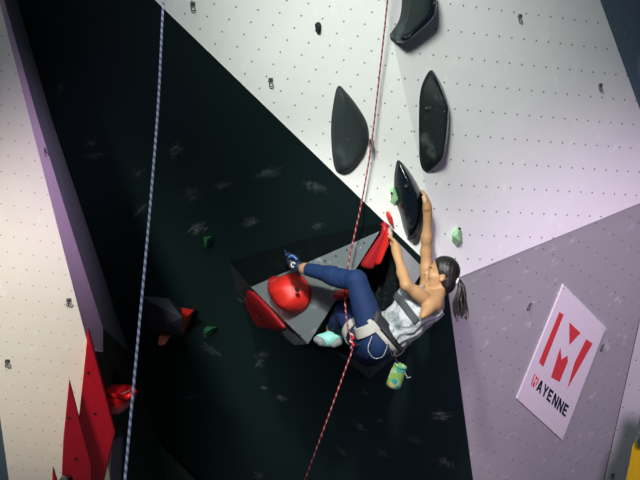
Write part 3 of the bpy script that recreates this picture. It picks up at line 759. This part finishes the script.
# arms
def arm(B, Sh, E, W, flexdir):
    B.ell(Sh+(E-Sh)*0.06, (nrm(E-Sh), flexdir, nrm(np.cross(E-Sh, flexdir))), (0.062, 0.047, 0.047), 0.025)
    B.cone(Sh, Sh+(E-Sh)*0.6, 0.041, 0.037, 0.03); B.cone(Sh+(E-Sh)*0.5, E, 0.037, 0.030, 0.02)
    B.cone(E, E+(W-E)*0.4, 0.030, 0.030, 0.02); B.cone(E+(W-E)*0.35, W, 0.030, 0.0195, 0.02); B.cone(W-nrm(W-E)*0.03, W+nrm(W-E)*0.03, 0.020, 0.019, 0.02)
arm(B, LS, LE, LW, fdir(-.5, .8, 0)); arm(B, RS, RE_, RW, fdir(-1, 0, 0))
def hand(B, W, palm_dir, across, curl, ln=0.085, fl=(0.062, 0.072, 0.068, 0.052), thumb=1):
    """W wrist, palm_dir along the palm, across towards the little finger side, curl the direction the fingers close"""
    pd, ac, cu = nrm(palm_dir), nrm(across), nrm(curl)
    B.cone(W, W+pd*0.05, 0.0185, 0.0185, 0.02, ac, 1.2)
    B.cone(W+pd*0.035, W+pd*ln, 0.019, 0.0155, 0.026, ac, 1.8)
    for i, L in enumerate(fl):
        o = W+pd*(ln-0.008)+ac*(-0.027+0.018*i)
        k1 = o+nrm(pd*0.75+cu*0.55+ac*0.03*(i-1.5))*L*0.5
        k2 = k1+nrm(pd*0.15+cu)*L*0.32
        k3 = k2+nrm(-pd*0.35+cu)*L*0.24
        B.cone(o, k1, 0.0095, 0.0088, 0.004); B.cone(k1, k2, 0.0088, 0.0082, 0.003); B.cone(k2, k3, 0.0082, 0.0075, 0.003)
    tb0 = W+pd*0.028-ac*0.026; tb1 = tb0+nrm(pd*0.8-ac*0.55+cu*0.4)*0.04; tb2 = tb1+nrm(pd*0.75-ac*0.1+cu*0.6)*0.032
    B.cone(tb0, tb1, 0.014, 0.0105, 0.01); B.cone(tb1, tb2, 0.0105, 0.0085, 0.004)
hand(B, LW, cc(394.8, 243, 9.20)-LW, fdir(.25, -.1, 1), fdir(-.55, .6, -.65))
hand(B, RW, cc(426.6, 201, 9.20)-RW, fdir(.2, 0, -1), fdir(-.35, .5, -.7))
# neck and head
NB = cc(435, 296, 9.215)
B.cone(NB, hp(-.034, -.060), 0.043, 0.040, 0.02)
B.cone(NB, LS-lat*0.05, 0.030, 0.036, 0.03); B.cone(NB, RS+lat*0.05, 0.030, 0.036, 0.03)
def skull(B):
    B.ell(hp(-.008, .025), (hf, hu, hl), (0.090, 0.082, 0.072), 0.02)
    B.ell(hp(.030, -.035), (hf, hu, hl), (0.058, 0.068, 0.055), 0.02)
skull(B)
B.ell(hp(.040, -.078), (hf, hu, hl), (0.040, 0.026, 0.040), 0.02)
B.cone(hp(.078, -.092, 0.008), hp(.078, -.092, -0.008), 0.0165, 0.0165, 0.012)                 # chin
B.cone(hp(.074, .014, .022), hp(.074, .014, -.022), 0.014, 0.014, 0.014)        # brow
B.cone(hp(.086, .0), hp(.103, -.026), 0.008, 0.011, 0.008)                       # nose
for s in (1, -1): B.cone(hp(.090, -.030, .009*s), hp(.092, -.031, .009*s), 0.0085, 0.0085, 0.006)
B.cone(hp(.091, -.049, .013), hp(.091, -.049, -.013), 0.0085, 0.0085, 0.005)    # lips
B.cone(hp(.088, -.063, .012), hp(.088, -.063, -.012), 0.009, 0.009, 0.005)
for s in (1, -1):
    B.ell(hp(.084, -.004, .031*s), (hf, hu, hl), (0.016, 0.011, 0.015), 0.008, sub=True)
    B.ell(hp(.070, -.006, .031*s), (hf, hu, hl), (0.0135, 0.0125, 0.0125), 0.004)
    B.ell(hp(.056, -.030, .040*s), (hf, hu, hl), (0.026, 0.020, 0.018), 0.02)   # cheek
    # ear
    B.ell(hp(-.006, -.022, .069*s), (nrm(hf*0.9+hu*0.2), nrm(hu-hf*.2), hl), (0.017, 0.030, 0.010), 0.006)
    B.ell(hp(-.003, -.020, .078*s), (hf, hu, hl), (0.009, 0.017, 0.008), 0.004, sub=True)

person = thing('person', w(cc(376, 342, 9.22)), 'woman climber in grey tank top and blue leggings hanging below the lip of the overhang', 'person')
def skin_mat():
    t = NT('skin', 0.45, 0.4)
    t.b.inputs['Subsurface Weight'].default_value = 0.08; t.b.inputs['Subsurface Scale'].default_value = 0.01
    return t.color(t.mix(t.noise(10), (0.40, 0.225, 0.105), (0.48, 0.28, 0.14)))
M_skin = skin_mat()
B.mesh('body', M_skin, person, smooth_it=1)
X, Y, Z = B.grid()
def dotp(p, n): return ((X-p[0])*n[0]+(Y-p[1])*n[1]+(Z-p[2])*n[2])
def sphere(p, r): return np.sqrt((X-p[0])**2+(Y-p[1])**2+(Z-p[2])**2)-r
# leggings
M_legg = NT('leggings_cloth', 0.75, 0.3); M_legg.bump(M_legg.noise(60, 3, stretch=(1, 1, 1)), 0.25, 0.004)
M_legg = M_legg.color(M_legg.mix(M_legg.noise(7), (0.006, 0.022, 0.080), (0.010, 0.032, 0.112)))
hips = np.maximum(F_torso, dotp(cc(384, 336, 9.215), tor))
sm = np.minimum(hips, F_legs)
hk = np.clip(0.5+0.5*(hips-F_legs)/0.03, 0, 1); sm = hips*(1-hk)+F_legs*hk-0.03*hk*(1-hk)
wr = 0.0007*np.sin(dotp(LK, nrm(LA-LK))*150+2*np.sin(Y*60))
leg = sm-0.0055-wr
for A, K in ((LA, LK), (RA, RK)):
    e = nrm(A-K); near = sphere(A+e*0.05, 0.115)
    leg = np.maximum(leg, np.where(near < 0, dotp(A-e*0.012, e), -1))
Bq = B.copy(); Bq.mesh('leggings', M_legg, person, F=leg.astype(np.float32))
# tank top
M_top = NT('tank_top_cloth', 0.8, 0.25)
ns = M_top.noise(9, 5, 0.6, stretch=(1.0, 1.6, 1.0))
M_top.bump(M_top.noise(22, 4, 0.6), 0.6, 0.02)
M_top = M_top.color(M_top.mix(M_top.ramp(ns, 0.50, 0.68), (0.46, 0.50, 0.52), (0.10, 0.13, 0.14)))
ph = dotp(cc(400, 325, 9.215), tor); pf = dotp(cc(400, 325, 9.215), frn)
wr = 0.003*np.sin(pf*105+Z*60+ph*28+1.2*np.sin(ph*40))+0.0015*np.sin(pf*60-Z*150+ph*60)
# fabric bunched above the harness
top = F_torso-0.011-wr-0.007*np.exp(-((ph+0.045)/0.03)**2)
top = np.maximum(top, -(ph+0.070))
neck = dotp(cc(424, 305, 9.215), tor)
top = np.maximum(top, neck-0.060)                                     # upper hem, straps below
for Sh in (LS, RS): top = np.maximum(top, -sphere(Sh+tor*0.085-frn*0.02+(Sh-(LS+RS)/2)*0.2, 0.070))
Bq.mesh('tank_top', M_top, person, F=top.astype(np.float32))
M_strap = plain('strap_cloth', (0.05, 0.06, 0.065), 0.8)
st = np.abs(F_torso-0.012)-0.004
# dark yoke at the front of the top
yk = np.maximum(np.abs(F_torso-0.014)-0.005, np.abs(ph-0.085)-0.022); yk = np.maximum(yk, -pf-0.0)
for Sh in (LS, RS): yk = np.maximum(yk, -sphere(Sh+tor*0.085-frn*0.02+(Sh-(LS+RS)/2)*0.2, 0.068))
Bq.mesh('top_yoke', M_strap, person, F=yk.astype(np.float32))
# harness
har = thing('x', (0, 0, 0), '', '') if False else None
M_hb = plain('harness_webbing', (0.018, 0.020, 0.026), 0.6, var=0.3)
M_hw = plain('harness_white', (0.42, 0.42, 0.39), 0.7, var=0.15)
belt = np.maximum(np.abs(sm-0.020)-0.010, np.abs(dotp(cc(390, 331.5, 9.215), nrm(tor+frn*0.05)))-0.027)
belt = np.maximum(belt, sphere(cc(387, 335, 9.215), 0.24))
hb = Bq.mesh('harness_belt', M_hb, person, F=belt.astype(np.float32))
belt2 = np.maximum(np.abs(sm-0.013)-0.006, np.abs(dotp(cc(383.5, 336.5, 9.215), nrm(tor+frn*0.05)))-0.014)
belt2 = np.maximum(belt2, sphere(cc(381, 339, 9.215), 0.24))
Bq.mesh('harness_padding', M_hw, person, F=belt2.astype(np.float32))
for H, K, fpos in ((LH, LK, 0.24), (RH, RK, 0.42)):
    e = nrm(K-H); c = H+(K-H)*fpos
    if H is LH: e = nrm(e+np.array([-0.22, 0.0, 0.12]))
    lp = np.maximum(np.abs(F_legs-0.014)-0.006, np.abs(dotp(c, e))-0.031); lp = np.maximum(lp, sphere(c, 0.125))
    Bq.mesh('leg_loop', M_hw, person, F=lp.astype(np.float32))
tube('belay_loop', [cc(366, 322, 9.16) @ RM.T+CAM, pt(355, 330, 9.10), pt(352, 341, 9.08), pt(358, 345, 9.10), pt(367, 338, 9.12)], 0.008, M_hb, person, 6)
tube('tie_in_knot', [pt(351, 334, 9.06), pt(353.5, 338, 9.03), pt(350.5, 341, 9.05), pt(353.5, 345, 9.03), pt(351, 348, 9.06)], 0.008, rope_mat('knot_rope', (0.50, 0.035, 0.05), (0.70, 0.5, 0.5), 17, 1.0, 0.5), person)
tube('gear_loop', [pt(372, 336, 8.98), pt(368, 349, 8.97), pt(374, 358, 8.99), pt(383, 356, 8.97), pt(388, 344, 8.96)], 0.0022, M_hw, person, 6)
tube('gear_loop', [pt(388, 344, 8.96), pt(393, 356, 8.97), pt(402, 353, 8.98), pt(408, 341, 9.0)], 0.005, M_hb, person, 6)
# shoes
M_sh1 = chalked('blue_black_shoe', (0.012, 0.022, 0.05), 0.45, chalk=(0.5, 0.6, 0.7), amount=0.6, scale=22)
M_sh2 = chalked('mint_shoe', (0.25, 0.62, 0.55), 0.5, chalk=(0.8, 0.85, 0.85), amount=0.4, scale=15)
M_rub = plain('shoe_rubber', (0.02, 0.022, 0.025), 0.6)
M_grub = plain('grey_shoe_rubber', (0.20, 0.22, 0.22), 0.6)
SF = Field(np.minimum(cc(280, 285, 9.7), cc(310, 285, 9.2))-0.05, np.maximum(cc(310, 240, 9.3), cc(280, 240, 9.7))+0.1, 0.0035)
h1, m1, t1 = cc(297, 267.5, 9.42), cc(293, 261, 9.49), cc(288, 255.5, 9.58)
SF.cone(h1, m1, 0.033, 0.037, 0.015); SF.cone(m1, t1, 0.037, 0.022, 0.015)
SF.cone(h1, cc(299.5, 267, 9.40), 0.033, 0.034, 0.015)
sh = SF.mesh('climbing_shoe', M_sh1, person)
tube('shoe_strap', [pt(289, 257, 9.42), pt(293, 256, 9.40), pt(297, 260, 9.39)], 0.008, plain('blue_strap', (0.06, 0.17, 0.42), 0.6), sh, 6)
tube('pull_tab', [pt(287, 256, 9.45), pt(285.5, 252, 9.46), pt(285, 249, 9.46)], 0.003, M_legg, sh, 6)
n_ = nrm(CAM-pt(293, 265, 9.45))
ring = loop_pts(pt(293.2, 264.8, 9.388), rt, up, 0.011, 0.013)
disc_cyl('heel_patch', pt(293.3, 264.8, 9.43), n_, 0.023, 0.038, M_rub, sh, 18)
tube('heel_ring', ring, 0.004, plain('pale_rubber', (0.6, 0.6, 0.62), 0.6), sh, 6, 2)
SG = Field(np.minimum(cc(310, 352, 9.85), cc(310, 352, 9.5))-0.02, np.maximum(cc(345, 322, 9.5), cc(345, 322, 9.85))+0.03, 0.0035)
SG.cone(cc(336, 336.5, 9.73), cc(329, 339, 9.72), 0.045, 0.046, 0.015); SG.cone(cc(329, 339, 9.72), cc(320, 338.5, 9.71), 0.044, 0.028, 0.015)
shg = SG.mesh('climbing_shoe', M_sh2, person)
SG2 = Field(SG.lo, SG.lo+SG.h*(SG.n-1), 0.0035); SG2.cone(cc(338, 341.5, 9.705), cc(334, 344, 9.70), 0.030, 0.024, 0.012)
SG2.mesh('shoe_sole', M_grub, shg)
SG3 = Field(SG.lo, SG.lo+SG.h*(SG.n-1), 0.0035); SG3.cone(cc(321, 341, 9.69), cc(317, 339.5, 9.69), 0.024, 0.022, 0.012); SG3.cone(cc(326, 344, 9.70), cc(321, 342.5, 9.69), 0.018, 0.022, 0.012)
SG3.mesh('shoe_toe', M_grub, shg)
# hair
M_hair = NT('dark_hair', 0.38, 0.5)
M_hair.bump(M_hair.noise(55, 3, 0.6, stretch=(0.6, 2.2, 1)), 0.5, 0.01)
M_hair = M_hair.color(M_hair.mix(M_hair.noise(40, 3, stretch=(0.5, 2, 1)), (0.005, 0.004, 0.004), (0.015, 0.012, 0.010)))
HF = Field(HC-0.15, HC+0.15, 0.004)
HF.ell(hp(-.010, .026), (hf, hu, hl), (0.095, 0.090, 0.080), 0.02)
HF.ell(hp(-.048, -.046), (hf, hu, hl), (0.050, 0.070, 0.062), 0.03)
HX = HF.grid()
def hd(p, n): return (HX[0]-p[0])*n[0]+(HX[1]-p[1])*n[1]+(HX[2]-p[2])*n[2]
cut = np.maximum(hd(hp(.058, .060), nrm(hf*1.0-hu*0.35)), hd(hp(.030, .020), nrm(hf*0.75-hu*0.66)))
cut = hd(hp(.052, .045), nrm(hf*0.86-hu*0.5))
Fh = np.maximum(HF.F, cut)
hl_ = hd(HC, hl); hf_ = hd(HC, hf); hu_ = hd(HC, hu)
earcut = np.sqrt((hf_+.004)**2+(hu_+.028)**2)-0.025
Fh = np.maximum(Fh, -np.maximum(earcut, 0.045-np.abs(hl_)))
Fh = Fh+0.0008*np.sin(np.arctan2(hl_, hf_+0.07)*26+hu_*70)
hair = HF.mesh('hair', M_hair, person, F=Fh.astype(np.float32))
tie = w(hp(-.098, -.020, 0.010))
tube('hair_tie', loop_pts(tie, fw, nrm(w(hu)-w(np.zeros(3))), 0.016, 0.016, 10), 0.007, plain('white_hair_tie', (0.8, 0.8, 0.78), 0.7), hair, 6, 2)
rng = np.random.RandomState(3)
pv, pu = [], None
PTF = Field(cc(450, 326, 9.2)-0.06, cc(475, 276, 9.2)+0.06, 0.0032)
for k in range(26):
    a = rng.uniform(-1, 1, 3)
    s0 = cc(458.5, 281.5, 9.19)+a*0.007
    ln = rng.uniform(0.75, 1.0)
    P3 = [s0, cc(461.5+a[0]*2.5, 287, 9.19+a[2]*0.012), cc(460.5+a[0]*5.5, 298, 9.19+a[2]*0.022), cc(460+a[0]*7+a[1]*1.5, 290+18*ln, 9.19+a[2]*0.022), cc(461+a[0]*6.5+a[1]*3, 284+38*ln, 9.19+a[2]*0.02)]
    C = catmull(P3, 3, False)
    for i in range(len(C)-1):
        f0, f1_ = i/(len(C)-1), (i+1)/(len(C)-1)
        PTF.cone(C[i], C[i+1], 0.0062*(1-f0)+0.0028, 0.0062*(1-f1_)+0.0028, 0.003)
PTF.mesh('ponytail', M_hair, hair, smooth_it=0)
# face features
M_brow = plain('brow_hair', (0.02, 0.014, 0.010), 0.7); M_lip = plain('lip_skin', (0.42, 0.14, 0.11), 0.5)
for s in (1, -1):
    tube('eyebrow', [w(hp(.0865, .0175, .010*s)), w(hp(.0845, .0215, .026*s)), w(hp(.071, .0175, .043*s))], [0.004, 0.005, 0.003], M_brow, person, 6)
    tube('eyelashes', [w(hp(.0805, -.0065, .020*s)), w(hp(.0825, -.009, .030*s)), w(hp(.0745, -.0075, .043*s))], [0.003, 0.0045, 0.003], M_brow, person, 6)
tube('mouth', [w(hp(0.0870, -.0555, .022)), w(hp(0.0965, -.0555, .010)), w(hp(0.0985, -.0555, 0)), w(hp(0.0965, -.0555, -.010)), w(hp(0.0870, -.0555, -.022))], [0.002, 0.0045, 0.005, 0.0045, 0.002], M_lip, person, 6)

# ------------------------------------------------------------------ chalk bag
bt = pt(401, 364.5, 9.0); bb = pt(391.5, 390, 9.06)
ax = nrm(bb-bt); sa = nrm(np.cross(ax, fw)); sb = np.cross(ax, sa)
cb = thing('chalk_bag', bt, "lime and teal chalk bag hanging from the climber's harness", 'chalk bag')
def bag_mat():
    t = NT('lime_patterned_cloth', 0.75, 0.3)
    v = t.n('ShaderNodeTexVoronoi'); v.inputs['Scale'].default_value = 34; tc = t.n('ShaderNodeTexCoord'); t.l(tc.outputs['Object'], v.inputs['Vector'])
    sp = t.n('ShaderNodeSeparateColor'); t.l(v.outputs['Color'], sp.inputs[0])
    c = t.mix(t.ramp(sp.outputs[0], 0.5, 0.55), (0.36, 0.52, 0.30), (0.24, 0.42, 0.09))
    c = t.mix(t.ramp(sp.outputs[1], 0.80, 0.84), c, (0.04, 0.34, 0.28))
    c = t.mix(t.ramp(sp.outputs[2], 0.90, 0.94), c, (0.60, 0.40, 0.10))
    return t.color(c)
V, Fc = [], []; seg = 20
prof = [(0.0, 0.0), (0.0, 0.024), (0.004, 0.033), (0.018, 0.038), (0.03, 0.039), (0.05, 0.042), (0.09, 0.043), (0.12, 0.043), (0.135, 0.042), (0.145, 0.037), (0.148, 0.0)]
for j, (z, r) in enumerate(prof):
    for k in range(seg):
        th = 2*math.pi*k/seg; rr = r*(1+0.03*math.sin(3*th+j))
        V.append(bt+ax*z+(sa*math.cos(th)+sb*math.sin(th)*0.85)*rr)
for j in range(len(prof)-1):
    for k in range(seg): Fc.append([j*seg+k, j*seg+(k+1) % seg, (j+1)*seg+(k+1) % seg, (j+1)*seg+k])
fix_normals(mesh_obj('pouch', V, Fc, bag_mat(), cb, True))
tube('rim', loop_pts(bt+ax*0.010, sa, sb*0.85, 0.036, 0.036, 16), 0.004, plain('bag_rim', (0.03, 0.20, 0.16), 0.7), cb, 6, 2)
tube('base_seam', loop_pts(bt+ax*0.140, sa, sb*0.85, 0.042, 0.042, 16), 0.003, M_hb, cb, 6, 2)
tube('strap', [pt(394, 350, 9.0), pt(395, 357, 8.99), bt+ax*0.0-sa*0.02, bt+ax*0.01], 0.007, M_hb, cb, 6)
tube('drawcord', [bt+ax*0.05+rt*0.035-fw*0.03, bt+ax*0.075+rt*0.055-fw*0.03, bt+ax*0.085+rt*0.06-fw*0.03, bt+ax*0.08+rt*0.08-fw*0.03], 0.003, M_hw, cb, 6)

# ------------------------------------------------------------------ light
def spot(name, loc, target, energy, col, angle, blend=0.6, size=0.4):
    l = bpy.data.lights.new(name, 'SPOT'); l.energy = energy; l.color = col; l.spot_size = math.radians(angle); l.spot_blend = blend; l.shadow_soft_size = size
    o = bpy.data.objects.new(name, l); COL.objects.link(o); o.location = loc
    o.rotation_euler = (Vector(target)-Vector(loc)).to_track_quat('-Z', 'Y').to_euler()
    return o
spot('key_spotlight', pt(60, -1150, 3.3), P_up.hit(395, 70), 1400, (0.94, 1.0, 0.92), 27, 1.0, 0.55)
spot('mauve_spotlight', pt(1250, -60, 3.4), P_lr.hit(610, 410), 1400, (0.93, 0.715, 1.0), 33, 0.9, 0.4)
spot('house_spotlight', pt(210, -950, 3.6), pt(335, 325, 9.4), 1450, (1.0, 0.98, 0.93), 17.5, 0.9, 0.12)
spot('warm_spotlight', pt(-900, 100, 4.0), P_lf.hit(0, 320), 940, (1.0, 0.935, 0.80), 25, 0.9, 0.4)
spot('edge_spotlight', pt(600, -300, 5.0), P_le.hit(60, 190), 480, (0.92, 0.72, 1.0), 16, 0.9, 0.3)
al = bpy.data.lights.new('fill_light', 'AREA'); al.energy = 170; al.size = 5.0; al.color = (0.86, 1.0, 1.0)  # weak fill lamp, added to lift the dark wall and volumes
ao = bpy.data.objects.new('fill_light', al); COL.objects.link(ao); ao.location = (-3.0, -2.0, 7.0)
ao.rotation_euler = (Vector(pt(200, 260, 10))-ao.location).to_track_quat('-Z', 'Y').to_euler()
wd = bpy.data.worlds.new('hall'); S.world = wd; wd.use_nodes = True
wd.node_tree.nodes['Background'].inputs[0].default_value = (0.35, 0.40, 0.50, 1); wd.node_tree.nodes['Background'].inputs[1].default_value = 0.12

# ------------------------------------------------------------------ camera
cd = bpy.data.cameras.new('camera'); cd.sensor_width = 36; cd.lens = 36*F_PX/640; cd.clip_end = 200
co = bpy.data.objects.new('camera', cd); COL.objects.link(co)
mw = Matrix.Identity(4)
for i in range(3):
    mw[i][0] = rt[i]; mw[i][1] = up[i]; mw[i][2] = -fw[i]; mw[i][3] = CAM[i]
co.matrix_world = mw
S.camera = co
S.view_settings.view_transform = 'Standard'; S.view_settings.look = 'None'; S.view_settings.gamma = 1; S.view_settings.exposure = 0.5
for o in S.objects:
    if 'o_' in o: del o['o_']
